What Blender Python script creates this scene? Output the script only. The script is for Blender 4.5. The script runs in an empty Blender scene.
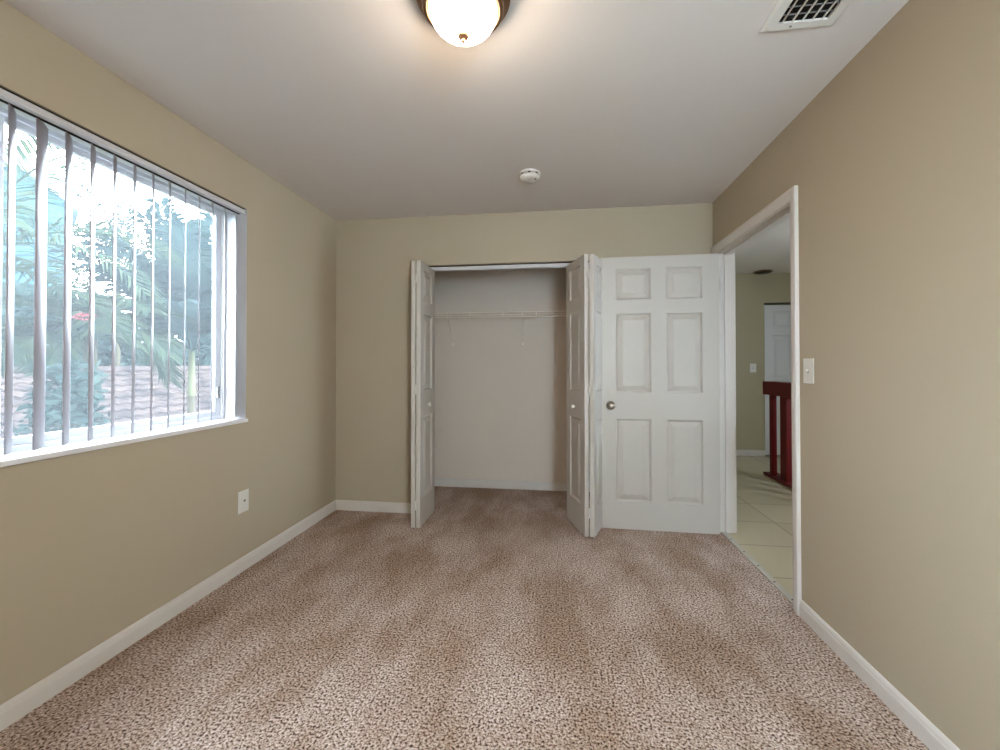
import bpy, bmesh, math, random
from mathutils import Vector, Matrix, noise
random.seed(7)
PI = math.pi
S = bpy.context.scene
COL = S.collection

# ------------------------------------------------------------------ camera
XL, XR, YB, YC, H = -1.836, 1.182, 3.331, 4.108, 2.44
WT = 0.115                                   # inner wall thickness
YR = -0.75                                   # wall behind the camera
cam = bpy.data.objects.new('camera', bpy.data.cameras.new('camera'))
COL.objects.link(cam)
cr, cu, cf = (0.991475, 0.130308, -0.000278), (0.001709, -0.010872, 0.999939), (-0.130298, 0.991414, 0.011002)
cam.matrix_world = Matrix(((cr[0], cu[0], -cf[0], 0), (cr[1], cu[1], -cf[1], 0), (cr[2], cu[2], -cf[2], 1.2141), (0, 0, 0, 1)))
cam.data.sensor_width = 36
cam.data.lens = 418.78 / 1000 * 36
cam.data.shift_y = -0.0144
cam.data.clip_start = 0.02
S.camera = cam

# ------------------------------------------------------------------ sky, light, exposure
W = bpy.data.worlds.new('overcast_sky'); S.world = W; W.use_nodes = True
wn = W.node_tree.nodes; wl = W.node_tree.links; wn.clear()
wo = wn.new('ShaderNodeOutputWorld'); wb = wn.new('ShaderNodeBackground'); wl.new(wb.outputs[0], wo.inputs[0])
wtc = wn.new('ShaderNodeTexCoord'); wse = wn.new('ShaderNodeSeparateXYZ'); wl.new(wtc.outputs['Generated'], wse.inputs[0])
wr = wn.new('ShaderNodeValToRGB'); wl.new(wse.outputs['Z'], wr.inputs[0]); wl.new(wr.outputs[0], wb.inputs[0])
wr.color_ramp.elements[0].position = 0.0; wr.color_ramp.elements[0].color = (0.79, 0.91, 1.06, 1)
wr.color_ramp.elements[1].position = 0.9; wr.color_ramp.elements[1].color = (0.78, 0.88, 1.0, 1)
wb.inputs[1].default_value = 43.0
def portal(name, loc, rot, sx, sy):
    l = bpy.data.lights.new(name, 'AREA'); l.shape = 'RECTANGLE'; l.size = sx; l.size_y = sy; l.cycles.is_portal = True
    o = bpy.data.objects.new(name, l); COL.objects.link(o); o.location = loc; o.rotation_euler = rot
portal('window_portal', (XL - 0.26, 1.2, 1.52), (0, -PI / 2, 0), 1.4, 2.4)
portal('fill_window_portal', (0.74, YR - 0.14, 1.515), (PI / 2, 0, PI), 0.72, 1.23)  # for the added window behind the camera
portal('hall_fill_portal', (4.13, 2.7, 1.46), (0, PI / 2, 0), 0.62, 1.1)  # for the added hall opening, out of view
S.view_settings.view_transform = 'Standard'; S.view_settings.look = 'None'
S.view_settings.gamma = 1.0; S.view_settings.use_curve_mapping = False
S.view_settings.exposure = 0.34
LAMP_STRENGTH = 115.0
S.cycles.use_adaptive_sampling = False
S.cycles.diffuse_bounces = 8; S.cycles.max_bounces = 14; S.cycles.transparent_max_bounces = 16
S.cycles.caustics_reflective = False; S.cycles.caustics_refractive = False
S.cycles.sample_clamp_indirect = 6.0

# ------------------------------------------------------------------ materials
def srgb(r, g, b):
    f = lambda c: (c / 255 / 12.92) if c / 255 <= 0.04045 else ((c / 255 + 0.055) / 1.055) ** 2.4
    return (f(r), f(g), f(b), 1)
def mat(name, col, rough=0.6, metal=0.0, spec=0.3, bump=0.0, bscale=60, var=0.04, vscale=8, coords='Object'):
    m = bpy.data.materials.new(name); m.use_nodes = True
    n, l = m.node_tree.nodes, m.node_tree.links
    b = n['Principled BSDF']
    tc = n.new('ShaderNodeTexCoord')
    nz = n.new('ShaderNodeTexNoise'); nz.inputs['Scale'].default_value = vscale; nz.inputs['Detail'].default_value = 3
    l.new(tc.outputs[coords], nz.inputs['Vector'])
    mx = n.new('ShaderNodeMix'); mx.data_type = 'RGBA'
    mx.inputs[6].default_value = tuple(c * (1 - var) for c in col[:3]) + (1,)
    mx.inputs[7].default_value = tuple(min(1, c * (1 + var)) for c in col[:3]) + (1,)
    l.new(nz.outputs['Fac'], mx.inputs[0]); l.new(mx.outputs[2], b.inputs['Base Color'])
    b.inputs['Roughness'].default_value = rough; b.inputs['Metallic'].default_value = metal
    b.inputs['Specular IOR Level'].default_value = spec
    if bump:
        n2 = n.new('ShaderNodeTexNoise'); n2.inputs['Scale'].default_value = bscale; n2.inputs['Detail'].default_value = 2
        l.new(tc.outputs[coords], n2.inputs['Vector'])
        bp = n.new('ShaderNodeBump'); bp.inputs['Strength'].default_value = bump; bp.inputs['Distance'].default_value = 0.002
        l.new(n2.outputs['Fac'], bp.inputs['Height']); l.new(bp.outputs[0], b.inputs['Normal'])
    return m
M = {}
M['wall'] = mat('tan wall paint', srgb(180, 169, 147), 0.75, bump=0.25, bscale=90, var=0.02, vscale=2)
M['closet'] = mat('closet wall paint', srgb(220, 210, 197), 0.75, bump=0.25, bscale=90, var=0.02, vscale=2)
M['hallwall'] = mat('hall wall paint', srgb(183, 176, 150), 0.75, bump=0.2, bscale=90, var=0.02, vscale=2)
M['ceiling'] = mat('ceiling paint', srgb(224, 219, 214), 0.85, bump=0.3, bscale=70, var=0.015, vscale=2)
M['white'] = mat('white trim paint', srgb(216, 212, 206), 0.45, var=0.015)
M['door'] = mat('white door paint', srgb(196, 192, 184), 0.42, bump=0.12, bscale=120, var=0.015)
M['halldoor'] = mat('cool white door paint', srgb(222, 226, 228), 0.45, var=0.015)
M['vinyl'] = mat('white vinyl', srgb(212, 213, 216), 0.35, var=0.01)
M['sill'] = mat('white marble sill', srgb(232, 233, 234), 0.25, var=0.05, vscale=14)
M['plate'] = mat('white plastic', srgb(224, 223, 216), 0.35, var=0.01)
M['greyplastic'] = mat('grey plastic', srgb(120, 120, 118), 0.4)
M['black'] = mat('dark void', srgb(14, 12, 11), 0.9)
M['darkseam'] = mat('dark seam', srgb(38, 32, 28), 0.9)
M['nickel'] = mat('satin nickel', srgb(150, 140, 128), 0.28, 1.0, 0.5)
M['bronze'] = mat('brushed bronze', srgb(142, 112, 88), 0.3, 1.0, 0.5)
M['finial'] = mat('warm brass', srgb(150, 108, 78), 0.4, 0.6, 0.5)
M['shelf'] = mat('white coated wire', srgb(245, 238, 226), 0.4)
M['steelgrey'] = mat('grey transition strip', srgb(200, 198, 188), 0.5, 0.2)
M['redwood'] = mat('mahogany stained wood', srgb(104, 12, 11), 0.5, var=0.2, vscale=20)
M['teal'] = mat('teal grey stucco', srgb(40, 60, 68), 0.9, spec=0.0)
M['fascia'] = mat('white fascia', srgb(190, 190, 188), 0.9, spec=0.0)
M['trunk'] = mat('palm trunk', srgb(56, 52, 42), 0.9, spec=0.0, bump=0.8, bscale=25, var=0.25, vscale=20)
M['shaft'] = mat('yellow green crownshaft', srgb(70, 70, 52), 0.5, spec=0.0, var=0.15, vscale=6)
M['ground'] = mat('garden ground', srgb(44, 48, 34), 0.95, spec=0.0, var=0.3, vscale=1.5)
M['pink'] = mat('pink blossom', srgb(96, 44, 48), 0.6, spec=0.0, var=0.2)
M['stucco'] = mat('pale stucco', srgb(70, 66, 56), 0.9, spec=0.0)

def leaf_mat(name, c1, c2, tr=0.3):
    m = bpy.data.materials.new(name); m.use_nodes = True
    n, l = m.node_tree.nodes, m.node_tree.links; n.clear()
    out = n.new('ShaderNodeOutputMaterial'); mix = n.new('ShaderNodeMixShader')
    p = n.new('ShaderNodeBsdfDiffuse'); t = n.new('ShaderNodeBsdfTranslucent')
    g = n.new('ShaderNodeNewGeometry'); mx = n.new('ShaderNodeMix'); mx.data_type = 'RGBA'
    mx.inputs[6].default_value = c1; mx.inputs[7].default_value = c2
    l.new(g.outputs['Random Per Island'], mx.inputs[0])
    l.new(mx.outputs[2], p.inputs[0]); l.new(mx.outputs[2], t.inputs[0])
    mix.inputs[0].default_value = tr
    l.new(p.outputs[0], mix.inputs[1]); l.new(t.outputs[0], mix.inputs[2]); l.new(mix.outputs[0], out.inputs[0])
    return m
M['palmleaf'] = leaf_mat('palm leaf', (0.010, 0.019, 0.015, 1), (0.034, 0.044, 0.026, 1))
M['palmblue'] = leaf_mat('blue green palm leaf', (0.014, 0.023, 0.024, 1), (0.024, 0.037, 0.035, 1))
M['leaf'] = leaf_mat('broad leaf', (0.011, 0.020, 0.020, 1), (0.022, 0.034, 0.029, 1))

def vane_mat():
    m = bpy.data.materials.new('white vinyl vane'); m.use_nodes = True
    n, l = m.node_tree.nodes, m.node_tree.links; n.clear()
    out = n.new('ShaderNodeOutputMaterial'); mix = n.new('ShaderNodeMixShader')
    p = n.new('ShaderNodeBsdfPrincipled'); t = n.new('ShaderNodeBsdfTranslucent')
    c = srgb(170, 165, 170)
    p.inputs['Base Color'].default_value = c; t.inputs[0].default_value = c
    p.inputs['Roughness'].default_value = 0.4; mix.inputs[0].default_value = 0.2
    l.new(p.outputs[0], mix.inputs[1]); l.new(t.outputs[0], mix.inputs[2]); l.new(mix.outputs[0], out.inputs[0])
    return m
M['vane'] = vane_mat()

def glass_mat():
    m = bpy.data.materials.new('window glass'); m.use_nodes = True
    n, l = m.node_tree.nodes, m.node_tree.links; n.clear()
    out = n.new('ShaderNodeOutputMaterial'); mix = n.new('ShaderNodeMixShader')
    t = n.new('ShaderNodeBsdfTransparent'); g = n.new('ShaderNodeBsdfGlossy'); g.inputs['Roughness'].default_value = 0.02
    t.inputs[0].default_value = (0.95, 0.975, 0.97, 1); mix.inputs[0].default_value = 0.04
    l.new(t.outputs[0], mix.inputs[1]); l.new(g.outputs[0], mix.inputs[2]); l.new(mix.outputs[0], out.inputs[0])
    return m
M['glass'] = glass_mat()
def screen_mat():
    m = bpy.data.materials.new('insect screen mesh'); m.use_nodes = True
    n, l = m.node_tree.nodes, m.node_tree.links; n.clear()
    out = n.new('ShaderNodeOutputMaterial'); mix = n.new('ShaderNodeMixShader'); m2 = n.new('ShaderNodeMixShader')
    t = n.new('ShaderNodeBsdfTransparent'); d = n.new('ShaderNodeBsdfDiffuse'); tr = n.new('ShaderNodeBsdfTranslucent')
    d.inputs[0].default_value = (0.05, 0.05, 0.05, 1); tr.inputs[0].default_value = (0.090, 0.098, 0.103, 1)
    m2.inputs[0].default_value = 0.5; mix.inputs[0].default_value = 0.30
    l.new(d.outputs[0], m2.inputs[1]); l.new(tr.outputs[0], m2.inputs[2])
    l.new(t.outputs[0], mix.inputs[1]); l.new(m2.outputs[0], mix.inputs[2]); l.new(mix.outputs[0], out.inputs[0])
    return m
M['screen'] = screen_mat()
def glow_mat():
    m = bpy.data.materials.new('lit frosted glass'); m.use_nodes = True
    n, l = m.node_tree.nodes, m.node_tree.links
    b = n['Principled BSDF']; b.inputs['Base Color'].default_value = srgb(250, 235, 215)
    b.inputs['Roughness'].default_value = 0.3
    b.inputs['Emission Color'].default_value = (1.0, 0.80, 0.60, 1)
    # the bulb's hot spot in the middle of the bowl, peach toward the rim
    tc = n.new('ShaderNodeTexCoord'); sp = n.new('ShaderNodeSeparateXYZ'); l.new(tc.outputs['Object'], sp.inputs[0])
    mr = n.new('ShaderNodeMapRange'); mr.inputs[1].default_value = -0.060; mr.inputs[2].default_value = -0.125
    mr.inputs[3].default_value = 0.02; mr.inputs[4].default_value = 1.0; l.new(sp.outputs['Z'], mr.inputs[0])
    ml = n.new('ShaderNodeMath'); ml.operation = 'MULTIPLY'; ml.inputs[1].default_value = LAMP_STRENGTH
    l.new(mr.outputs[0], ml.inputs[0]); l.new(ml.outputs[0], b.inputs['Emission Strength'])
    return m
M['glow'] = glow_mat()

def carpet_mat():
    m = bpy.data.materials.new('brown cut pile carpet'); m.use_nodes = True
    n, l = m.node_tree.nodes, m.node_tree.links
    b = n['Principled BSDF']; b.inputs['Roughness'].default_value = 0.95; b.inputs['Specular IOR Level'].default_value = 0.1
    b.inputs['Sheen Weight'].default_value = 0.04; b.inputs['Sheen Roughness'].default_value = 0.5
    b.inputs['Sheen Tint'].default_value = (0.9, 0.85, 0.85, 1)
    tc = n.new('ShaderNodeTexCoord')
    # tufts
    nz = n.new('ShaderNodeTexNoise'); nz.inputs['Scale'].default_value = 115; nz.inputs['Detail'].default_value = 2.0; nz.inputs['Roughness'].default_value = 0.6
    l.new(tc.outputs['Object'], nz.inputs['Vector'])
    r = n.new('ShaderNodeValToRGB'); e = r.color_ramp.elements
    e[0].position = 0.37; e[0].color = srgb(66, 46, 36)
    e[1].position = 0.64; e[1].color = srgb(236, 225, 219)
    k = r.color_ramp.elements.new(0.455); k.color = srgb(172, 149, 134)
    l.new(nz.outputs['Fac'], r.inputs[0])
    # brushed areas: pile lying two ways, broad soft bands
    mp = n.new('ShaderNodeMapping'); mp.inputs['Scale'].default_value = (2.3, 1.1, 1); mp.inputs['Rotation'].default_value = (0, 0, -0.45); mp.inputs['Location'].default_value = (0.6, 0.35, 0)
    l.new(tc.outputs['Object'], mp.inputs['Vector'])
    n3 = n.new('ShaderNodeTexNoise'); n3.inputs['Scale'].default_value = 1.5; n3.inputs['Detail'].default_value = 4; n3.inputs['Roughness'].default_value = 0.6
    l.new(mp.outputs[0], n3.inputs['Vector'])
    r3 = n.new('ShaderNodeValToRGB'); r3.color_ramp.elements[0].position = 0.38; r3.color_ramp.elements[0].color = (0.68, 0.60, 0.52, 1)
    r3.color_ramp.elements[1].position = 0.62; r3.color_ramp.elements[1].color = (1, 1, 1, 1)
    l.new(n3.outputs['Fac'], r3.inputs[0])
    mu = n.new('ShaderNodeMix'); mu.data_type = 'RGBA'; mu.blend_type = 'MULTIPLY'; mu.inputs[0].default_value = 1
    l.new(r.outputs[0], mu.inputs[6]); l.new(r3.outputs[0], mu.inputs[7]); l.new(mu.outputs[2], b.inputs['Base Color'])
    bp = n.new('ShaderNodeBump'); bp.inputs['Strength'].default_value = 1.0; bp.inputs['Distance'].default_value = 0.010
    l.new(nz.outputs['Fac'], bp.inputs['Height']); l.new(bp.outputs[0], b.inputs['Normal'])
    return m
M['carpet'] = carpet_mat()

def tile_mat():
    m = bpy.data.materials.new('beige floor tile'); m.use_nodes = True
    n, l = m.node_tree.nodes, m.node_tree.links
    b = n['Principled BSDF']; b.inputs['Roughness'].default_value = 0.28
    tc = n.new('ShaderNodeTexCoord'); mp = n.new('ShaderNodeMapping'); mp.inputs['Rotation'].default_value = (0, 0, 0)
    mp.inputs['Location'].default_value = (0.12, 0.1, 0)
    l.new(tc.outputs['Object'], mp.inputs[0])
    br = n.new('ShaderNodeTexBrick'); br.offset = 0.0; br.inputs['Scale'].default_value = 1.0
    br.inputs['Brick Width'].default_value = 0.45; br.inputs['Row Height'].default_value = 0.45; br.inputs['Mortar Size'].default_value = 0.005
    br.inputs['Color1'].default_value = srgb(206, 198, 170); br.inputs['Color2'].default_value = srgb(196, 188, 160); br.inputs['Mortar'].default_value = srgb(150, 142, 120)
    l.new(mp.outputs[0], br.inputs['Vector']); l.new(br.outputs['Color'], b.inputs['Base Color'])
    return m
M['tile'] = tile_mat()

def roof_mat():
    m = bpy.data.materials.new('weathered clay roof tile'); m.use_nodes = True
    n, l = m.node_tree.nodes, m.node_tree.links
    b = n['Principled BSDF']; b.inputs['Roughness'].default_value = 0.9; b.inputs['Specular IOR Level'].default_value = 0.0
    tc = n.new('ShaderNodeTexCoord'); nz = n.new('ShaderNodeTexNoise'); nz.inputs['Scale'].default_value = 2.2; nz.inputs['Detail'].default_value = 6
    l.new(tc.outputs['Object'], nz.inputs['Vector'])
    r = n.new('ShaderNodeValToRGB'); r.color_ramp.elements[0].position = 0.35; r.color_ramp.elements[0].color = (0.014, 0.011, 0.011, 1)
    r.color_ramp.elements[1].position = 0.68; r.color_ramp.elements[1].color = (0.036, 0.026, 0.023, 1)
    l.new(nz.outputs['Fac'], r.inputs[0]); l.new(r.outputs[0], b.inputs['Base Color'])
    return m
M['roof'] = roof_mat()

# ------------------------------------------------------------------ mesh helpers
class MB:
    def __init__(s): s.bm = bmesh.new()
    def face(s, pts):
        try: return s.bm.faces.new([s.bm.verts.new(p) for p in pts])
        except ValueError: return None
    def box(s, a, b, bev=0.0, rot=None, org=None):
        x0, y0, z0 = (min(a[i], b[i]) for i in range(3)); x1, y1, z1 = (max(a[i], b[i]) for i in range(3))
        v = [s.bm.verts.new(p) for p in ((x0,y0,z0),(x1,y0,z0),(x1,y1,z0),(x0,y1,z0),(x0,y0,z1),(x1,y0,z1),(x1,y1,z1),(x0,y1,z1))]
        f = [s.bm.faces.new([v[i] for i in q]) for q in ((3,2,1,0),(4,5,6,7),(0,1,5,4),(1,2,6,5),(2,3,7,6),(3,0,4,7))]
        if bev:
            ed = set(e for q in f for e in q.edges)
            r = bmesh.ops.bevel(s.bm, geom=list(ed), offset=bev, segments=2, affect='EDGES', profile=0.5)
            if rot:
                bmesh.ops.rotate(s.bm, cent=org or (0,0,0), matrix=rot, verts=[w for w in set(w for q in r['faces'] for w in q.verts)])
        return s
    def prism(s, prof, a, b, up=(0, 0, 1)):
        """extrude a closed 2D profile (u, v) from a to b; u = outward side, v = up"""
        a, b = Vector(a), Vector(b); d = (b - a).normalized(); up = Vector(up); side = d.cross(up).normalized()
        r0 = [s.bm.verts.new(a + side * u + up * v) for u, v in prof]; r1 = [s.bm.verts.new(b + side * u + up * v) for u, v in prof]
        n = len(prof)
        for i in range(n): s.bm.faces.new((r0[i], r0[(i+1) % n], r1[(i+1) % n], r1[i]))
        s.bm.faces.new(r0[::-1]); s.bm.faces.new(r1)
        return s
    def lathe(s, prof, c, axis='z', seg=40, cap=True):
        """prof: list of (r, h) along axis"""
        c = Vector(c); rings = []
        ax = {'z': (Vector((1,0,0)), Vector((0,1,0)), Vector((0,0,1))), 'y': (Vector((1,0,0)), Vector((0,0,1)), Vector((0,1,0))), 'x': (Vector((0,1,0)), Vector((0,0,1)), Vector((1,0,0)))}[axis] if isinstance(axis, str) else axis
        for r, h in prof:
            if r < 1e-6: rings.append([s.bm.verts.new(c + ax[2] * h)])
            else: rings.append([s.bm.verts.new(c + ax[0] * r * math.cos(2*PI*i/seg) + ax[1] * r * math.sin(2*PI*i/seg) + ax[2] * h) for i in range(seg)])
        for A, B in zip(rings, rings[1:]):
            for i in range(seg):
                j = (i + 1) % seg
                q = [A[i % len(A)], A[j % len(A)], B[j % len(B)], B[i % len(B)]]
                u = []
                for w in q:
                    if w not in u: u.append(w)
                if len(u) > 2: s.bm.faces.new(u)
        if cap:
            for R_ in (rings[0], rings[-1]):
                if len(R_) > 2: s.bm.faces.new(R_)
        return s
    def tube(s, pts, r, seg=8, r1=None):
        pts = [Vector(p) for p in pts]; rings = []
        for i, p in enumerate(pts):
            d = (pts[min(i+1, len(pts)-1)] - pts[max(i-1, 0)]).normalized()
            a = d.cross(Vector((0, 0, 1)));
            if a.length < 1e-3: a = d.cross(Vector((1, 0, 0)))
            a.normalize(); b = d.cross(a)
            rr = r if r1 is None else r + (r1 - r) * i / (len(pts) - 1)
            rings.append([s.bm.verts.new(p + a * rr * math.cos(2*PI*k/seg) + b * rr * math.sin(2*PI*k/seg)) for k in range(seg)])
        for A, B in zip(rings, rings[1:]):
            for k in range(seg): s.bm.faces.new((A[k], A[(k+1) % seg], B[(k+1) % seg], B[k]))
        s.bm.faces.new(rings[0][::-1]); s.bm.faces.new(rings[-1])
        return s
    def build(s, name, m, parent=None, smooth=False, loc=None, fix=True):
        if fix: bmesh.ops.recalc_face_normals(s.bm, faces=s.bm.faces)
        me = bpy.data.meshes.new(name); s.bm.to_mesh(me); s.bm.free()
        if isinstance(m, str): m = M[m]
        me.materials.append(m)
        if smooth:
            for p in me.polygons: p.use_smooth = True
        o = bpy.data.objects.new(name, me); COL.objects.link(o)
        if parent: o.parent = parent
        if loc: o.location = loc
        return o
def smooth_by_angle(o, ang=35):
    bm = bmesh.new(); bm.from_mesh(o.data)
    for f in bm.faces: f.smooth = True
    for e in bm.edges:
        if len(e.link_faces) == 2 and e.calc_face_angle(0) > math.radians(ang): e.smooth = False
    bm.to_mesh(o.data); bm.free(); return o
def tag(o, label=None, cat=None, group=None, kind=None):
    if label: o['label'] = label
    if cat: o['category'] = cat
    if group: o['group'] = group
    if kind: o['kind'] = kind
    return o
def empty(name, loc=(0, 0, 0), rz=0, **k):
    o = bpy.data.objects.new(name, None); o.empty_display_size = 0.05; COL.objects.link(o); o.location = loc; o.rotation_euler = (0, 0, rz)
    return tag(o, **k)
def struct(mb, name, m, **k): return tag(mb.build(name, m, **k), kind='structure')

# ------------------------------------------------------------------ room shell
WY0, WY1, WZ0, WZ1 = 0.10, 2.292, 0.895, 2.153          # window opening
w = MB(); xo = XL - 0.21
w.box((xo, YR, 0), (XL, WY0, H)); w.box((xo, WY1, 0), (XL, YC + 0.1, H)); w.box((xo, WY0, 0), (XL, WY1, WZ0 - 0.02)); w.box((xo, WY0, WZ1), (XL, WY1, H))
struct(w, 'wall_left', 'wall')
CX0, CX1, CZ1 = -1.10, 0.415, 2.036                      # closet opening
w = MB(); w.box((XL, YB, 0), (CX0, YB + WT, H)); w.box((CX1, YB, 0), (XR + WT, YB + WT, H)); w.box((CX0, YB, CZ1), (CX1, YB + WT, H))
struct(w, 'wall_back', 'wall')
DY0, DY1, DZ1 = 2.262, 3.262, 2.048                      # doorway rough opening
w = MB(); w.box((XR, YR, 0), (XR + WT, DY0, H)); w.box((XR, DY1, 0), (XR + WT, YB, H)); w.box((XR, DY0, DZ1), (XR + WT, DY1, H))
struct(w, 'wall_right', 'wall')
RX0, RX1, RZ0, RZ1 = 0.42, 1.06, 0.95, 2.08            # opening added in the unseen rear wall to light the room
w = MB(); w.box((XL - 0.21, YR - 0.1, 0), (RX0, YR, H)); w.box((RX1, YR - 0.1, 0), (4.1, YR, H)); w.box((RX0, YR - 0.1, 0), (RX1, YR, RZ0)); w.box((RX0, YR - 0.1, RZ1), (RX1, YR, H))
struct(w, 'wall_rear', 'wall')
CLX0, CLX1 = XL, 0.80
w = MB(); w.box((CLX0, YC, 0), (CLX1 + 0.1, YC + 0.1, H)); w.box((CLX1, YB + WT, 0), (CLX1 + 0.1, YC, H))
struct(w, 'wall_closet', 'closet')
w = MB(); w.box((XL - 0.21, YR - 0.1, H), (4.1, 6.15, H + 0.1)); struct(w, 'ceiling', 'ceiling')
w = MB(); w.box((XL, YR, -0.06), (XR + 0.02, YC, 0.0)); struct(w, 'floor', 'carpet')
w = MB(); w.box((XR + 0.02, YR, -0.06), (4.1, 6.9, -0.004)); struct(w, 'floor_hall', 'tile')
# hall walls
HY, HDX0, HDX1, HDZ = 6.0, 2.772, 3.56, 2.045
w = MB(); w.box((XR + WT, HY, 0), (HDX0, HY + 0.12, H)); w.box((HDX1, HY, 0), (4.1, HY + 0.12, H)); w.box((HDX0, HY, HDZ), (HDX1, HY + 0.12, H))
w.box((HDX0 - 0.1, HY + 0.8, 0), (HDX1 + 0.1, HY + 0.85, H)); w.box((HDX0 - 0.1, HY + 0.12, 0), (HDX0 - 0.05, HY + 0.8, H)); w.box((HDX1 + 0.05, HY + 0.12, 0), (HDX1 + 0.1, HY + 0.8, H))
w.box((HDX0 - 0.1, HY + 0.12, H - 0.05), (HDX1 + 0.1, HY + 0.85, H))
struct(w, 'wall_hall_far', 'hallwall')
w = MB(); w.box((XR, YB + WT, 0), (XR + WT, HY + 0.12, H)); struct(w, 'wall_hall_left', 'hallwall')
w = MB(); w.box((4.0, YR, 0), (4.1, 2.2, H)); w.box((4.0, 3.2, 0), (4.1, HY, H)); w.box((4.0, 2.2, 0), (4.1, 3.2, 1.27)); w.box((4.0, 2.2, 1.68), (4.1, 3.2, H))  # opening in this wall is added, unseen, to let sky light into the hall
struct(w, 'wall_hall_right', 'hallwall')

# baseboards: small moulded profile
def base(name, runs, m='white', hgt=0.081, t=0.012):
    b = MB(); prof = [(0, 0), (t, 0), (t, hgt * 0.66), (t * 0.8, hgt * 0.74), (t * 0.72, hgt * 0.86), (t * 0.35, hgt * 0.97), (0, hgt)]
    for a, c in runs: b.prism(prof, a, c)
    return struct(b, name, m)
base('baseboard_left', [((XL, YB, 0), (XL, YR, 0))][0:0] + [((XL, YR, 0), (XL, YB, 0))])
base('baseboard_back', [((XL, YB, 0), (CX0, YB, 0)), ((CX1, YB, 0), (XR, YB, 0))])
base('baseboard_right', [((XR, DY0 - 0.052, 0), (XR, YR, 0))])
base('baseboard_closet', [((XL, YC, 0), (CLX1, YC, 0))])
base('baseboard_hall', [((XR + WT, HY, 0), (HDX0 - 0.004, HY, 0))])

# ------------------------------------------------------------------ door panelling
def leaf_mesh(w, h, t, cols, rows, mb=None, both=True):
    """panelled leaf in local coords: x 0..w, y 0 (front, facing -y) .. t, z 0..h; cols/rows list of (lo, hi)"""
    mb = mb or MB(); bm = mb.bm
    xs = sorted(set([0, w] + [v for c in cols for v in c])); zs = sorted(set([0, h] + [v for c in rows for v in c]))
    def side(y, sgn):
        P = lambda x, z, d: (x, y + sgn * d, z)
        for i in range(len(xs) - 1):
            for j in range(len(zs) - 1):
                x0, x1, z0, z1 = xs[i], xs[i+1], zs[j], zs[j+1]
                if any(abs(x0 - c[0]) < 1e-6 for c in cols) and any(abs(z0 - r[0]) < 1e-6 for r in rows):
                    k = min(1.0, (x1 - x0) / 0.2)
                    rings = []
                    for ins, d in ((0, 0), (0.003, 0.006), (0.009, 0.0125), (0.015, 0.0135), (0.018, 0.0125), (0.046, 0.0025), (0.049, 0.0012)):
                        ins *= k
                        rings.append([bm.verts.new(P(x0 + ins, z0 + ins, d)), bm.verts.new(P(x1 - ins, z0 + ins, d)), bm.verts.new(P(x1 - ins, z1 - ins, d)), bm.verts.new(P(x0 + ins, z1 - ins, d))])
                    for A, B in zip(rings, rings[1:]):
                        for q in range(4): bm.faces.new((A[q], A[(q+1) % 4], B[(q+1) % 4], B[q]))
                    bm.faces.new(rings[-1])
                else: mb.face([P(x0, z0, 0), P(x1, z0, 0), P(x1, z1, 0), P(x0, z1, 0)])
    side(0, 1)
    if both: side(t, -1)
    else: mb.face([(0, t, 0), (w, t, 0), (w, t, h), (0, t, h)])
    for a, b in (((0, 0), (0, t)), ((w, t), (w, 0))): mb.face([(a[0], a[1], 0), (b[0], b[1], 0), (b[0], b[1], h), (a[0], a[1], h)])
    for z in (0, h): mb.face([(0, 0, z), (w, 0, z), (w, t, z), (0, t, z)])
    bmesh.ops.remove_doubles(bm, verts=bm.verts, dist=1e-5)
    return mb
ROWS = [(0.205, 0.812), (1.010, 1.595), (1.698, 1.928)]

# bedroom door, swung open against the back wall
dw = 0.828
d1 = empty('door_1', (0.343, 3.208, 0.002), -0.024, label='white six-panel interior door standing open beside the hall doorway', cat='door', kind='structure')
lf = leaf_mesh(dw, 2.017, 0.035, [(0.107, 0.357), (0.466, 0.714)], ROWS).build('door_leaf', 'door', d1)
def knob_prof(): return [(0, -0.062), (0.012, -0.0615), (0.0215, -0.058), (0.0262, -0.050), (0.0265, -0.043), (0.023, -0.034), (0.013, -0.027), (0.011, -0.012), (0.015, -0.010), (0.031, -0.007), (0.033, -0.003), (0.033, 0.001)]
k = MB().lathe(knob_prof(), (0.068, 0, 0.912), 'y').build('door_knob', 'nickel', d1, smooth=True); k['label'] = 'satin nickel round door knob'
MB().lathe([(r, -h) for r, h in knob_prof()], (0.068, 0.035, 0.912), 'y').build('door_knob', 'nickel', d1, smooth=True)
for z in (0.25, 1.02, 1.80):
    MB().lathe([(0.006, -0.045), (0.006, 0.045)], (dw + 0.005, 0.03, z), 'z', 12).build('hinge', 'nickel', d1)

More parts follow.
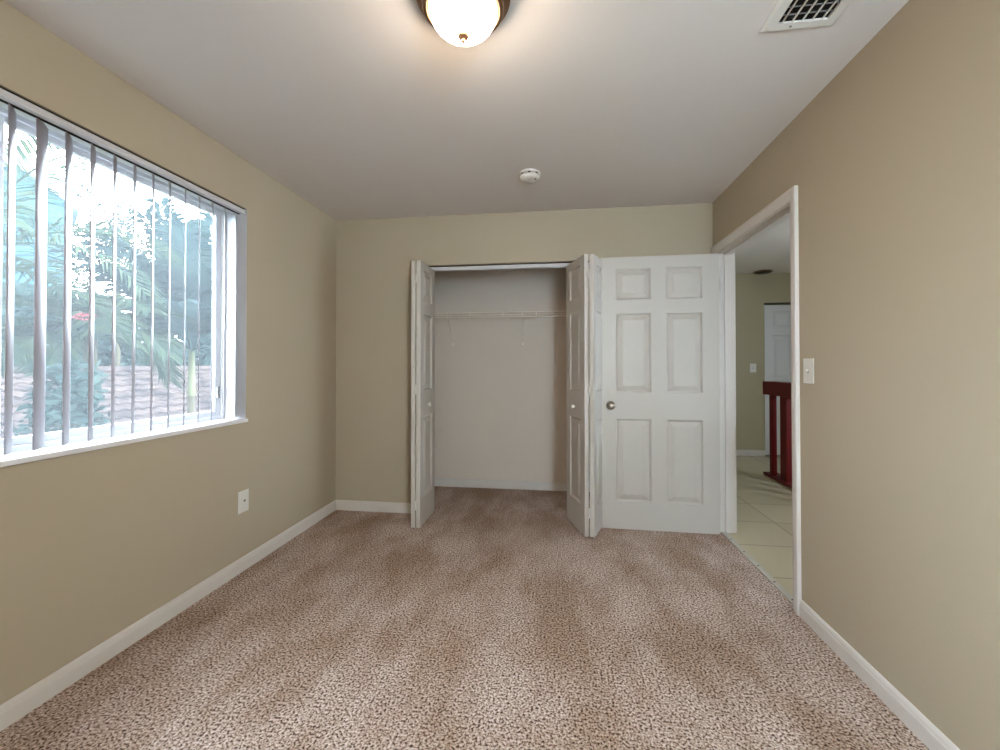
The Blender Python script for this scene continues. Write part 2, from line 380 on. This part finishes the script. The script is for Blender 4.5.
# bifold pairs
def bifold(name, label, apex, ax, bx, knob_leaf_t):
    """two 0.374 m leaves meeting at the front; ax = inner pivot x on the track, bx = jamb pivot x"""
    root = empty(name, (apex[0], apex[1], 0.012), label=label, cat='closet door', kind='structure')
    L, T, Hh = 0.372, 0.031, 1.986
    yb = 3.378
    sgn = 1 if ax > apex[0] or name == 'door_2' else -1
    for which, px in (('inner', ax), ('outer', bx)):
        v = Vector((px - apex[0], yb - apex[1])); a = math.atan2(v.y, v.x)
        # leaf local x axis runs from the folded edge back to the wall
        inner = which == 'inner'
        into = 1 if (px is bx) else -1
        mb = leaf_mesh(L, Hh, T, [(0.075, L - 0.075)], [(r0, r1) for r0, r1 in ROWS])
        lf = mb.build('door_panel', 'door', root)
        # side of the fold line the leaf lies on: leaves are on either side of the central gap
        left_pair = (name == 'door_2')
        room_right = (inner and left_pair) or (not inner and not left_pair)   # this leaf lies to the right of the gap
        lf.rotation_euler = (0, 0, a)
        gap = 0.0036
        off = Vector((-math.sin(a), math.cos(a), 0))
        lf.location = off * (gap if not room_right else -T - gap)
        if inner:
            # knob on the face towards the opening
            kx = 0.187 if left_pair else 0.20
            fy = 0 if room_right else T
            s = -1 if room_right else 1
            prof = [(0, 0.026), (0.010, 0.0255), (0.0155, 0.021), (0.016, 0.016), (0.012, 0.010), (0.007, 0.006), (0.008, 0)]
            kb = MB().lathe([(r, s * h) for r, h in prof], (kx, fy, 0.895), 'y', 24).build('knob', 'plate', lf, smooth=True)
            if not left_pair:
                MB().lathe([(0, s * 0.0275), (0.004, s * 0.0272), (0.004, s * 0.0258)], (kx, fy, 0.895), 'y', 12).build('knob_screw', 'black', kb)
    for z in (0.16, 1.02, 1.85):
        MB().box((-0.006, 0.003, z - 0.035), (0.006, 0.012, z + 0.035), 0.001).build('hinge', 'plate', root)
    MB().lathe([(0.005, 0.0), (0.005, 0.015)], (ax - apex[0], yb - apex[1] - 0.02, Hh), 'z', 12).build('pivot_pin', 'nickel', root)
bifold('door_2', 'white panelled bifold closet door folded open at the left of the closet', (-1.026, 3.006), -1.026, -1.046, 0)
bifold('door_3', 'white panelled bifold closet door folded open beside the swung bedroom door', (0.238, 3.008), 0.118, 0.374, 0)

# closet track under the header
t = empty('closet_door_track', (0, 0, 0), label='white metal sliding track along the top of the closet opening', cat='door track')
tb = MB(); tb.box((CX0, 3.362, 2.000), (CX1, 3.364, 2.026)); tb.box((CX0, 3.396, 2.000), (CX1, 3.398, 2.026)); tb.box((CX0, 3.362, 2.024), (CX1, 3.398, 2.027))
tb.box((CX0, 3.360, 1.998), (CX1, 3.366, 2.001)); tb.box((CX0, 3.394, 1.998), (CX1, 3.400, 2.001))
tb.build('rail', 'vinyl', t)
MB().box((CX0, 3.366, 2.027), (CX1, 3.394, CZ1)).build('soffit_shade_strip', 'darkseam', t)  # dark strip standing in for the shaded soffit above the track

# ------------------------------------------------------------------ doorway trim
tr = empty('trim_1', (0, 0, 0), label='white casing and jamb around the hall doorway', cat='door frame', kind='structure')
cas = [(0, 0), (0, 0.057), (0.010, 0.057), (0.016, 0.045), (0.014, 0.02), (0.010, 0.004), (0.006, 0)]
JY0, JY1, JZ = 2.281, 3.240, 2.030
def casing(side):                     # side -1: bedroom face, +1: hall face
    X = XR if side < 0 else XR + WT
    P = lambda d: X + side * d
    yo0, yo1, zo = 2.214, 3.316, 2.096
    yi0, yi1, zi = 2.273, 3.248, 2.036
    if side < 0: yo1 = 3.326
    prof = [(0, 0.0), (0.018, 0.006), (0.020, 0.25), (0.013, 0.55), (0.010, 0.92), (0.006, 1.0), (0, 1.0)]  # depth, fraction outer->inner
    def piece(o0, o1, i0, i1, name):
        b = MB(); r0 = []; r1 = []
        for d, f in prof:
            r0.append(b.bm.verts.new((P(d), o0[0] + (i0[0]-o0[0])*f, o0[1] + (i0[1]-o0[1])*f)))
            r1.append(b.bm.verts.new((P(d), o1[0] + (i1[0]-o1[0])*f, o1[1] + (i1[1]-o1[1])*f)))
        n = len(prof)
        for i in range(n): b.bm.faces.new((r0[i], r0[(i+1) % n], r1[(i+1) % n], r1[i]))
        b.bm.faces.new(r0); b.bm.faces.new(r1)
        b.build(name, 'white', tr)
    piece((yo0, 0), (yo0, zo), (yi0, 0), (yi0, zi), 'casing')
    piece((yo1, 0), (yo1, zo), (yi1, 0), (yi1, zi), 'casing')
    piece((yo0, zo), (yo1, zo), (yi0, zi), (yi1, zi), 'head_casing')
casing(-1); casing(1)
b = MB(); b.box((XR, DY0, 0), (XR + WT, JY0, DZ1)); b.box((XR, JY1, 0), (XR + WT, DY1, DZ1)); b.box((XR, JY0, JZ), (XR + WT, JY1, DZ1)); b.build('jamb', 'white', tr)
b = MB(); b.box((XR + 0.042, JY0, 0), (XR + 0.082, JY0 + 0.012, JZ), 0.002); b.box((XR + 0.042, JY1 - 0.012, 0), (XR + 0.082, JY1, JZ), 0.002); b.box((XR + 0.042, JY0 + 0.012, JZ - 0.012), (XR + 0.082, JY1 - 0.012, JZ), 0.002)
b.build('door_stop', 'white', tr)
# threshold strip
th = empty('threshold_strip', (XR + 0.03, 2.75, 0), label='thin grey metal transition strip nailed between carpet and hall tile', cat='threshold')
MB().box((-0.018, -0.466, -0.002), (0.018, 0.487, 0.005), 0.002).build('strip', 'steelgrey', th)
for y in (-0.40, -0.22, -0.03, 0.16, 0.36):
    MB().lathe([(0.0055, 0.004), (0.005, 0.0062), (0, 0.0068)], (0.0, y, 0), 'z', 12).build('nail', 'darkseam', th)

# ------------------------------------------------------------------ window
wi = empty('window_1', (XL, 1.2, WZ0), label='white framed sliding window behind the vertical blind', cat='window', kind='structure')
def wbox(x0, y0, z0, x1, y1, z1): return (x0 - XL, y0 - 1.2, z0 - WZ0), (x1 - XL, y1 - 1.2, z1 - WZ0)
def ring(b, xa, xb, y0, y1, z0, z1, wd, bev=0.003):
    sd = wd if isinstance(wd, tuple) else (wd,) * 4      # left, right, bottom, top
    b.box(*wbox(xa, y0, z0, xb, y0 + sd[0], z1), bev); b.box(*wbox(xa, y1 - sd[1], z0, xb, y1, z1), bev)
    b.box(*wbox(xa, y0 + sd[0], z0, xb, y1 - sd[1], z0 + sd[2]), bev); b.box(*wbox(xa, y0 + sd[0], z1 - sd[3], xb, y1 - sd[1], z1), bev)
b = MB(); ring(b, XL - 0.205, XL - 0.135, WY0, WY1, WZ0, WZ1, (0.03, 0.03, 0.022, 0.03)); b.build('window_frame', 'vinyl', wi)
sa = MB(); ring(sa, XL - 0.168, XL - 0.145, 1.225, WY1 - 0.028, WZ0 + 0.02, WZ1 - 0.028, (0.04, 0.042, 0.032, 0.026)); sash = sa.build('sash', 'vinyl', wi)
sb = MB(); ring(sb, XL - 0.195, XL - 0.172, WY0 + 0.028, 1.262, WZ0 + 0.02, WZ1 - 0.028, (0.045, 0.04, 0.03, 0.026)); sash2 = sb.build('sash', 'vinyl', wi)
MB().box(*wbox(XL - 0.158, 1.26, WZ0 + 0.05, XL - 0.154, WY1 - 0.066, WZ1 - 0.05)).build('pane', 'glass', sash)
MB().box(*wbox(XL - 0.185, WY0 + 0.07, WZ0 + 0.047, XL - 0.181, 1.225, WZ1 - 0.05)).build('pane', 'glass', sash2)
MB().box(*wbox(XL - 0.145, WY1 - 0.064, 1.02, XL - 0.132, WY1 - 0.046, 1.09), 0.003).build('latch', 'greyplastic', sash)
sc = MB(); sc.face([(XL - 0.2 - XL, 1.24 - 1.2, 0.022), (XL - 0.2 - XL, WY1 - 0.03 - 1.2, 0.022), (XL - 0.2 - XL, WY1 - 0.03 - 1.2, WZ1 - 0.03 - WZ0), (XL - 0.2 - XL, 1.24 - 1.2, WZ1 - 0.03 - WZ0)])
sc.build('insect_screen', 'screen', wi)
sl = MB(); sl.box(*wbox(XL - 0.135, WY0, WZ0 - 0.02, XL + 0.012, WY1 + 0.004, WZ0), 0.002)
sl.build('window_sill', 'sill', wi)
# white plaster reveal faces
rv = MB(); rv.box(*wbox(XL - 0.135, WY1 - 0.002, WZ0, XL - 0.001, WY1, WZ1)); rv.box(*wbox(XL - 0.135, WY0, WZ0, XL - 0.001, WY0 + 0.002, WZ1)); rv.box(*wbox(XL - 0.135, WY0, WZ1 - 0.001, XL - 0.02, WY1, WZ1))
rv.build('reveal', 'vinyl', wi)

w2 = empty('fill_window', ((RX0 + RX1) / 2, YR, (RZ0 + RZ1) / 2), label='white framed window added out of view behind the viewer to light the room', cat='window', kind='structure')
hw, hh2 = (RX1 - RX0) / 2, (RZ1 - RZ0) / 2
b = MB()
for a_, c_ in (((-hw, -0.09, -hh2), (-hw + 0.05, -0.03, hh2)), ((hw - 0.05, -0.09, -hh2), (hw, -0.03, hh2)), ((-hw + 0.05, -0.09, -hh2), (hw - 0.05, -0.03, -hh2 + 0.05)), ((-hw + 0.05, -0.09, hh2 - 0.05), (hw - 0.05, -0.03, hh2)), ((-0.02, -0.088, -hh2 + 0.05), (0.02, -0.035, hh2 - 0.05))): b.box(a_, c_, 0.003)
b.build('window_frame', 'vinyl', w2)
for s_ in (-1, 1): MB().box((s_ * 0.02, -0.062, -hh2 + 0.05), (s_ * (hw - 0.05), -0.058, hh2 - 0.05)).build('pane', 'glass', w2)

# vertical blind
vb = empty('vertical_blind', (XL - 0.05, 2.262, 2.10), label='white vertical blind with open vanes hanging in the window', cat='blind')
rl = MB(); rl.prism([(-0.030, 0.018), (0.047, 0.018), (0.050, 0.021), (0.050, 0.026), (0.047, 0.030), (0.050, 0.034), (0.050, 0.039), (0.047, 0.043), (-0.030, 0.043)], (0, -2.145, 0), (0, 0.012, 0))
rl.build('headrail', 'vinyl', vb)
MB().box((0.012, -2.14, 0.0145), (0.024, 0.004, 0.018)).build('under_rail_shade', 'darkseam', vb)  # thin dark strip drawn for the shading under the headrail
MB().box((-0.030, -2.15, 0.0432), (0.040, 0.020, 0.0528)).build('shadow_gap_strip', 'darkseam', vb)  # dark strip painted in as the shadow gap above the headrail
angs = {11: 54.4, 12: 45.0, 10: 49.7, 9: 48}
for i in range(25):
    y = -0.0865 * i
    a = math.radians(angs.get(i, 47.2 + random.uniform(-0.7, 0.7)))
    vm = MB(); bm = vm.bm; d = Vector((-math.cos(a), math.sin(a))); nrm = Vector((d.y, -d.x)); prev = None
    N = 8; rows_ = []
    for j in range(N + 1):
        s_ = (j / N - 0.5) * 0.089; c_ = 0.0045 * (1 - (2 * j / N - 1) ** 2)
        rows_.append((d.x * s_ + nrm.x * c_, y + d.y * s_ + nrm.y * c_))
    th_ = 0.0008
    top, bot = 0.012, WZ0 + 0.012 - 2.10
    fr = [[bm.verts.new((p[0] + nrm.x * o_, p[1] + nrm.y * o_, z)) for p in rows_] for o_ in (0, th_) for z in (bot, top)]
    fb, ft, bb, bt = fr
    for j in range(N):
        bm.faces.new((fb[j], fb[j+1], ft[j+1], ft[j])); bm.faces.new((bb[j+1], bb[j], bt[j], bt[j+1]))
        bm.faces.new((ft[j], ft[j+1], bt[j+1], bt[j])); bm.faces.new((fb[j+1], fb[j], bb[j], bb[j+1]))
    bm.faces.new((fb[0], ft[0], bt[0], bb[0])); bm.faces.new((fb[N], bb[N], bt[N], ft[N]))
    o = vm.build('vane', 'vane', vb, smooth=True)
    MB().box((-0.004, y - 0.004, 0.004), (0.004, y + 0.004, 0.018)).build('vane_clip', 'plate', o)

# ------------------------------------------------------------------ plates
def plate(name, label, cat, loc, rz, w_, h_):
    o = empty(name, loc, rz, label=label, cat=cat)
    MB().box((-w_ / 2, -0.006, -h_ / 2), (w_ / 2, 0, h_ / 2), 0.0025).build('cover_plate', 'plate', o)
    return o
p = plate('wall_plate', 'white blank wall plate low on the left wall under the window', 'wall plate', (XL, 2.272, 0.408), PI / 2, 0.082, 0.128)
MB().lathe([(0.007, -0.0105), (0.007, -0.0125), (0.004, -0.0135), (0.002, -0.0135)], (0, 0, 0.005), 'y', 24).build('jack', 'greyplastic', p)['label'] = 'small grey round jack'
def toggle_switch(label, loc, rz, h_=0.117, w_=0.078):
    s = plate('light_switch', label, 'light switch', loc, rz, w_, h_)
    MB().box((-0.005, -0.0065, -0.009), (0.005, -0.005, 0.009)).build('toggle_slot', 'greyplastic', s)
    MB().box((-0.004, -0.015, -0.003), (0.004, -0.006, 0.008), 0.001).build('toggle', 'plate', s)
toggle_switch('white light switch on the right wall beside the doorway', (XR, 2.136, 1.187), -PI / 2)
toggle_switch('small white light switch on the far hall wall seen through the doorway', (2.626, HY, 1.176), 0)

# ------------------------------------------------------------------ wire shelf in the closet
ws = empty('wire_shelf', (0, YC, 1.70), label='white wire closet shelf with front lip and angled braces', cat='shelf')
sx0, sx1, fy = -1.60, CLX1 - 0.02, -0.308
for z in (0.0, -0.043): MB().tube([(sx0, fy, z), (sx1, fy, z)], 0.0042).build('front_wire', 'shelf', ws)
for y in (-0.006, -0.155): MB().tube([(sx0, y, -0.004), (sx1, y, -0.004)], 0.003).build('long_wire', 'shelf', ws)
dk = MB(); x = sx0 + 0.01
while x < sx1: dk.tube([(x, fy, -0.001), (x, -0.003, -0.001)], 0.0014, 5); x += 0.0254
tag(dk.build('deck_wires', 'shelf', ws), kind='stuff')
for k_ in range(8):
    x = -1.389 + 0.3055 * k_
    MB().box((x - 0.0045, fy - 0.005, -0.047), (x + 0.0045, fy - 0.001, 0.004), 0.001).build('lip_strut', 'shelf', ws)
for x in (-0.995, -0.292, 0.41):
    br = MB(); br.tube([(x, fy, 0.002), (x, fy + 0.003, -0.045), (x - 0.02, -0.006, -0.268)], 0.0044); o = br.build('brace', 'shelf', ws)
    MB().box((x - 0.030, -0.008, -0.29), (x - 0.010, 0.0, -0.255), 0.001).build('brace_foot', 'shelf', o)

# ------------------------------------------------------------------ ceiling fixtures
cl = empty('ceiling_light', (-0.297, 1.336, H), label='lit dome ceiling light with bronze rim and frosted glass bowl', cat='ceiling light')
pan = [(0.0, 0.0), (0.150, 0.0), (0.156, -0.008), (0.155, -0.022), (0.147, -0.026), (0.134, -0.036), (0.133, -0.044), (0.135, -0.050), (0.131, -0.060), (0.120, -0.064), (0.113, -0.058), (0.111, -0.02), (0, -0.018)]
smooth_by_angle(MB().lathe(pan, (0, 0, 0), 'z', 64, cap=False).build('rim', 'bronze', cl), 30)
bowl = [(0.112 * math.cos(a_), -0.058 - 0.086 * math.sin(a_)) for a_ in [i * PI / 2 / 14 for i in range(14)]] + [(0, -0.144)]
MB().lathe(bowl, (0, 0, 0), 'z', 64, cap=False).build('glass_bowl', 'glow', cl, smooth=True)
MB().lathe([(0.0, -0.139), (0.017, -0.140), (0.0195, -0.145), (0.017, -0.151), (0.009, -0.155), (0.006, -0.158), (0.0075, -0.162), (0.005, -0.168), (0, -0.170)], (0, 0, 0), 'z', 24, cap=False).build('finial', 'finial', cl, smooth=True)

sd = empty('smoke_detector', (-0.158, 2.668, H), label='round white smoke detector on the bedroom ceiling', cat='smoke detector')
smooth_by_angle(MB().lathe([(0, 0), (0.068, 0), (0.068, -0.010), (0.062, -0.013), (0, -0.013)], (0, 0, 0), 'z', 48, cap=False).build('base_plate', 'plate', sd))
smooth_by_angle(MB().lathe([(0, -0.020), (0.064, -0.020), (0.066, -0.024), (0.064, -0.036), (0.056, -0.043), (0.035, -0.046), (0, -0.046)], (0, 0, 0), 'z', 48, cap=False).build('cover', 'plate', sd), 50)
vv = MB()
for i in range(16):
    a_ = 2 * PI * i / 16
    if i % 2: continue
    pts = []
    for da in (-0.13, 0.13): pts.append((0.0655 * math.cos(a_ + da), 0.0655 * math.sin(a_ + da)))
    vv.face([(pts[0][0], pts[0][1], -0.0205), (pts[1][0], pts[1][1], -0.0205), (pts[1][0], pts[1][1], -0.0125), (pts[0][0], pts[0][1], -0.0125)])
vv.lathe([(0.050, -0.0135), (0.050, -0.0195)], (0, 0, 0), 'z', 32); vv.build('vent_slots', 'darkseam', sd)
MB().lathe([(0.006, -0.044), (0.006, -0.0465), (0, -0.047)], (0.035, -0.02, 0), 'z', 16, cap=False).build('sensor', 'black', sd)
MB().lathe([(0.013, -0.0455), (0.012, -0.048), (0, -0.0485)], (-0.008, 0.0, 0), 'z', 20, cap=False).build('test_button', 'plate', sd)

av = empty('air_vent', (0.870, 1.515, H), label='white square air vent grille in the bedroom ceiling', cat='air vent')
fr = MB()
def ringz(b, w0, w1, w2, z0, z1, z2):
    R_ = [[b.bm.verts.new((sx * a, sy * a, z)) for sx, sy in ((-1,-1),(1,-1),(1,1),(-1,1))] for a, z in ((w0, 0), (w0, z0), (w1, z1), (w2, z2), (w2, 0))]
    for A, B in zip(R_, R_[1:]):
        for q in range(4): b.bm.faces.new((A[q], A[(q+1)%4], B[(q+1)%4], B[q]))
ringz(fr, 0.124, 0.112, 0.082, -0.003, -0.010, -0.010)
fr.build('frame', 'plate', av)
MB().box((-0.085, -0.085, -0.0025), (0.085, 0.085, -0.0005)).build('recess_shade_plate', 'black', av)  # black plate in place of the shade inside the vent, no hole behind
for i in range(5):
    x = -0.082 + 0.164 * (i + 0.5) / 5 + 0.0
    if i < 5: MB().box((x - 0.0014 + 0.0, -0.083, -0.0095), (x + 0.0014, 0.083, -0.003)).build('grille_bar', 'plate', av)
for i in range(4):
    y = -0.082 + 0.164 * (i + 1) / 5
    MB().box((-0.083, y - 0.0012, -0.007), (0.083, y + 0.0012, -0.003)).build('louvre', 'greyplastic', av)
MB().lathe([(0.004, -0.009), (0.004, -0.0112), (0, -0.0118)], (-0.03, 0.098, 0), 'z', 12, cap=False).build('screw', 'greyplastic', av)

hl = empty('hall_ceiling_light', (2.70, 5.87, H), label='low dark bronze ceiling light, unlit, above the far hall', cat='ceiling light')
smooth_by_angle(MB().lathe([(0, 0), (0.108, 0), (0.112, -0.010), (0.10, -0.016), (0, -0.02)], (0, 0, 0), 'z', 40, cap=False).build('rim', 'bronze', hl))
MB().lathe([(0.098, -0.014), (0.085, -0.024), (0.05, -0.030), (0, -0.032)], (0, 0, 0), 'z', 40, cap=False).build('glass_bowl', mat('unlit amber glass', srgb(60, 52, 34), 0.3), hl, smooth=True)

# ------------------------------------------------------------------ hall door and railing
d4 = empty('door_4', (HDX0 + 0.004, HY + 0.004, 0.02), label='cool white panelled door in the far hall wall beyond the railing', cat='door', kind='structure')
leaf_mesh(0.78, 1.995, 0.035, [(0.10, 0.345), (0.435, 0.68)], ROWS).build('door_leaf', 'halldoor', d4)
MB().lathe(knob_prof(), (0.715, 0, 0.93), 'y', 24).build('door_knob', 'nickel', d4, smooth=True)

rg = empty('stair_railing', (2.36, 5.0, 0), label='dark red wooden stair railing in the hall beyond the doorway', cat='railing')
MB().box((-0.065, -3.6, 0.89), (0.075, 0.02, 1.035), 0.006).build('top_rail', 'redwood', rg)
MB().box((-0.065, -3.6, 0.0), (0.075, 0.02, 0.03), 0.004).build('bottom_rail', 'redwood', rg)
MB().box((-0.035, -0.40, 0.03), (0.075, -0.28, 0.89), 0.004).build('newel_post', 'redwood', rg)
for i in range(14):
    y = -0.13 - 0.0 - 0.235 * i
    if i == 1: continue
    MB().box((-0.055, y - 0.025, 0.03), (-0.003, y + 0.025, 0.89), 0.003).build('baluster', 'redwood', rg)

# ------------------------------------------------------------------ outside
w = MB(); w.box((-60, -40, -3.1), (XL - 0.5, 60, -2.95)); struct(w, 'ground', 'ground')

# neighbouring tiled roof: barrel courses
nh = empty('neighbour_house', (-9.0, 7.0, -2.95), label='low house with brown barrel tile roof outside the window', cat='house')
MB().box((-6.0, -10.5, 0), (1.6, 8.0, 1.75)).build('wall', 'stucco', nh)
rf = MB(); bm = rf.bm
x0, x1, z0, z1 = 2.15, -3.2, 1.75, 3.98            # eave and ridge, local
NR, y_a, y_b, st = 17, -11.0, 10.0, 0.048
ny = int((y_b - y_a) / st); grid = []
for i in range(NR):
    for e_ in (0, 1):
        f = (i + e_) / NR; x = x0 + (x1 - x0) * f; z = z0 + (z1 - z0) * f + (0.05 if e_ == 0 else 0.0)
        grid.append([bm.verts.new((x, y_a + j * st, z + 0.04 * abs(math.sin(PI * (y_a + j * st) / 0.29)))) for j in range(ny)])
for A, B in zip(grid, grid[1:]):
    for j in range(ny - 1): bm.faces.new((A[j], A[j+1], B[j+1], B[j]))
rf.build('roof', 'roof', nh)
w = MB(); w.prism([(-3.4, 0), (0, 0), (0, 1.3)], (x1, y_a, z1 - 1.3), (x1, y_b, z1 - 1.3)); w.build('back_roof_slope', 'roof', nh)
MB().tube([(x1, y_a, z1 + 0.05), (x1, y_b, z1 + 0.05)], 0.12, 10).build('ridge_cap', 'roof', nh)

# two-storey gable house further off
gh = empty('gable_house', (-19.0, 12.4, -2.95), math.radians(56), label='teal two-storey house with a white gable edge, far left outside', cat='house')
gw, gd, ez, pz = 1.25, 5.0, 10.4, 11.3
gm = MB()
A_ = [(-gw, 0, 0), (gw, 0, 0), (gw, 0, ez), (0, 0, pz), (-gw, 0, ez)]
r0 = [gm.bm.verts.new(p) for p in A_]; r1 = [gm.bm.verts.new((p[0], gd, p[2])) for p in A_]
gm.bm.faces.new(r0); gm.bm.faces.new(r1[::-1])
for i in range(5): gm.bm.faces.new((r0[i], r0[(i+1) % 5], r1[(i+1) % 5], r1[i]))
gm.build('wall', 'teal', gh)
for s_ in (-1, 1):
    q = MB(); q.bm
    a0, b0 = Vector((s_ * (gw + 0.4), -0.35, ez - 0.32)), Vector((0, -0.35, pz - 0.0))
    pts = [a0, b0, b0 + Vector((0, 0, 0.55)), a0 + Vector((0, 0, 0.55))]
    f0 = [q.bm.verts.new(p) for p in pts]; f1 = [q.bm.verts.new(p + Vector((0, gd + 0.6, 0))) for p in pts]
    q.bm.faces.new(f0); q.bm.faces.new(f1[::-1])
    for i in range(4): q.bm.faces.new((f0[i], f0[(i+1) % 4], f1[(i+1) % 4], f1[i]))
    q.build('roof_slope', 'fascia', gh)

# palms
def frond(parent, base_, az, elev, L, droop, m, nl=44, wid=0.042, ll=0.55, seed=0):
    rnd = random.Random(seed); mb = MB(); N = 14; pts = []
    d = Vector((math.cos(az) * math.cos(elev), math.sin(az) * math.cos(elev), math.sin(elev))); p = Vector(base_); step = L / N
    for i in range(N + 1):
        pts.append(p.copy()); p = p + d * step
        d = (d + Vector((0, 0, -droop * (0.3 + 1.4 * i / N) / N))).normalized()
    mb.tube(pts, 0.016, 5, 0.003)
    for k_ in range(nl):
        f = 0.16 + 0.83 * k_ / (nl - 1); fi = f * N; i = min(int(fi), N - 1); q = pts[i].lerp(pts[i+1], fi - i)
        tan = (pts[i+1] - pts[i]).normalized(); side = tan.cross(Vector((0, 0, 1)))
        if side.length < 0.05: side = Vector((1, 0, 0))
        side.normalize(); upv = side.cross(tan)
        l_ = ll * (0.45 + 1.0 * math.sin(PI * min(1, 0.15 + f * 0.8))) * rnd.uniform(0.85, 1.1)
        for s_ in (-1, 1):
            dr = (side * s_ * 0.80 + tan * rnd.uniform(0.5, 0.75) + upv * rnd.uniform(0.05, 0.3)).normalized()
            wv = tan.cross(dr).cross(dr).normalized() * wid * 0.5
            m1 = q + dr * l_ * 0.45; dr2 = (dr + Vector((0, 0, -0.55))).normalized(); e_ = m1 + dr2 * l_ * 0.55
            v = [mb.bm.verts.new(t_) for t_ in (q - wv * 0.4, q + wv * 0.4, m1 + wv, m1 - wv, e_)]
            mb.bm.faces.new((v[0], v[1], v[2], v[3])); mb.bm.faces.new((v[3], v[2], v[4]))
    o = mb.build('frond', m, parent, fix=False); return o
def palm(loc, zc, n, L, label, m, shaft='shaft', tr_r=0.09, wid=0.042, seed=1, elevs=(-0.1, 1.35), droop=1.5, lean=(0, 0), ll=0.5, group=None):
    root = empty('palm_tree', loc, label=label, cat='palm tree', group=group)
    hh = zc - loc[2]; top = Vector((lean[0], lean[1], hh))
    tp = [Vector((lean[0] * (i / 8) ** 1.5, lean[1] * (i / 8) ** 1.5, (hh - 0.75) * i / 8)) for i in range(9)]
    MB().tube(tp, tr_r * 1.15, 14, tr_r * 0.85).build('trunk', 'trunk', root, smooth=True)
    MB().tube([tp[-1], tp[-1].lerp(top, 0.4), top], tr_r * 1.0, 12, tr_r * 0.7).build('crownshaft', shaft, root, smooth=True)
    rnd = random.Random(seed)
    for i in range(n):
        f = i / (n - 1); az = i * 2.399963 + rnd.uniform(-0.25, 0.25); el = elevs[1] + (elevs[0] - elevs[1]) * f + rnd.uniform(-0.1, 0.1)
        frond(root, top, az, el, L * rnd.uniform(0.85, 1.1), droop * rnd.uniform(0.8, 1.2), m, seed=seed * 100 + i, ll=ll, wid=wid)
    return root
G = -2.95
palm((-6.1, 6.35, G), 1.45, 38, 2.15, 'slender palm with yellow-green crownshaft in front of the tiled roof, right in the window', 'palmblue', tr_r=0.062, wid=0.062, seed=3, elevs=(0.3, 1.5), droop=0.8)
palm((-5.4, 3.15, G), 2.25, 13, 1.75, 'tall arching palm nearest the left edge of the window', 'palmleaf', wid=0.026, seed=5, elevs=(-0.2, 0.9), droop=1.5, ll=0.42)
palm((-6.05, 4.75, G), 1.60, 12, 1.2, 'low drooping green palm between the two taller palms', 'palmleaf', shaft='trunk', seed=9, elevs=(0.0, 0.9), droop=1.7, ll=0.42)
palm((-14.5, 12.2, G), 4.3, 18, 3.0, 'distant bushy palm behind the tiled roof ridge', 'palmblue', seed=12, elevs=(-0.3, 1.4), droop=1.4)

def bush(name, loc, rad, n, label, cat, m='leaf', size=0.12, trunk=0.0, seed=1, group=None):
    rnd = random.Random(seed); root = empty(name, loc, label=label, cat=cat, group=group)
    mb = MB(); blobs = [(Vector((rnd.uniform(-.55, .55) * rad[0], rnd.uniform(-.55, .55) * rad[1], trunk + rad[2] * rnd.uniform(.45, 1.5))), rnd.uniform(.35, .6)) for _ in range(9)]
    for _ in range(n):
        c, s_ = rnd.choice(blobs); v = Vector((rnd.gauss(0, 1), rnd.gauss(0, 1), rnd.gauss(0, 1))).normalized() * rnd.uniform(.6, 1.0) * s_
        p = c + Vector((v.x * rad[0], v.y * rad[1], v.z * rad[2]))
        a = Vector((rnd.gauss(0, 1), rnd.gauss(0, 1), rnd.gauss(0, .6))).normalized(); b_ = a.cross(Vector((rnd.gauss(0, 1), rnd.gauss(0, 1), rnd.gauss(0, 1)))).normalized()
        sz = size * rnd.uniform(.6, 1.3)
        mb.bm.faces.new([mb.bm.verts.new(p + q) for q in (-a * sz, b_ * sz * .38, a * sz, -b_ * sz * .38)])
    mb.build('foliage', m, root, fix=False)
    MB().tube([(0, 0, 0), (0.1, 0, trunk + rad[2] * 0.5), (0, 0.1, trunk + rad[2] * 1.3)], 0.12, 8, 0.04).build('trunk', 'trunk', root)
    return root
TL = 'trees beyond the tiled roof'
for i, (x, y, rr, hz, tk, lb) in enumerate([(-15.5, 9.6, 2.2, 2.1, 2.5, 'round leafy tree behind the ridge, leftmost of the four leafy trees'), (-16.5, 13.2, 2.4, 2.2, 2.4, 'broad leafy tree behind the ridge at the middle of the window'),
        (-16.0, 16.5, 2.8, 2.1, 1.2, 'leafy tree behind the ridge toward the right of the window'), (-14.8, 19.5, 2.4, 1.9, 1.1, 'small leafy tree behind the ridge at the far right of the window')]):
    bush('leafy_tree', (x, y, G), (rr, rr, hz), 12000, lb, 'tree', trunk=tk, size=0.26, seed=20 + i, group=TL)
bush('flowering_shrub', (-4.75, 3.52, G), (0.38, 0.38, 0.6), 900, 'tall dark shrub with pink blossoms at its top, among the palms', 'shrub', trunk=3.2, size=0.07, seed=41)
fl = bpy.data.objects['flowering_shrub']; mb = MB(); rnd = random.Random(4)
for _ in range(5):
    c = Vector((0.22 + rnd.gauss(0, .06), -0.05 + rnd.gauss(0, .06), 4.62 + rnd.gauss(0, .05)))
    for k_ in range(5):
        a_ = k_ * 2 * PI / 5; mb.face([c, c + Vector((0.05 * math.cos(a_ - .4), 0.05 * math.sin(a_ - .4), .02)), c + Vector((0.07 * math.cos(a_), 0.07 * math.sin(a_), .0)), c + Vector((0.05 * math.cos(a_ + .4), 0.05 * math.sin(a_ + .4), .02))])
tag(mb.build('blossoms', 'pink', fl, fix=False), label='pink blossoms', kind='stuff')
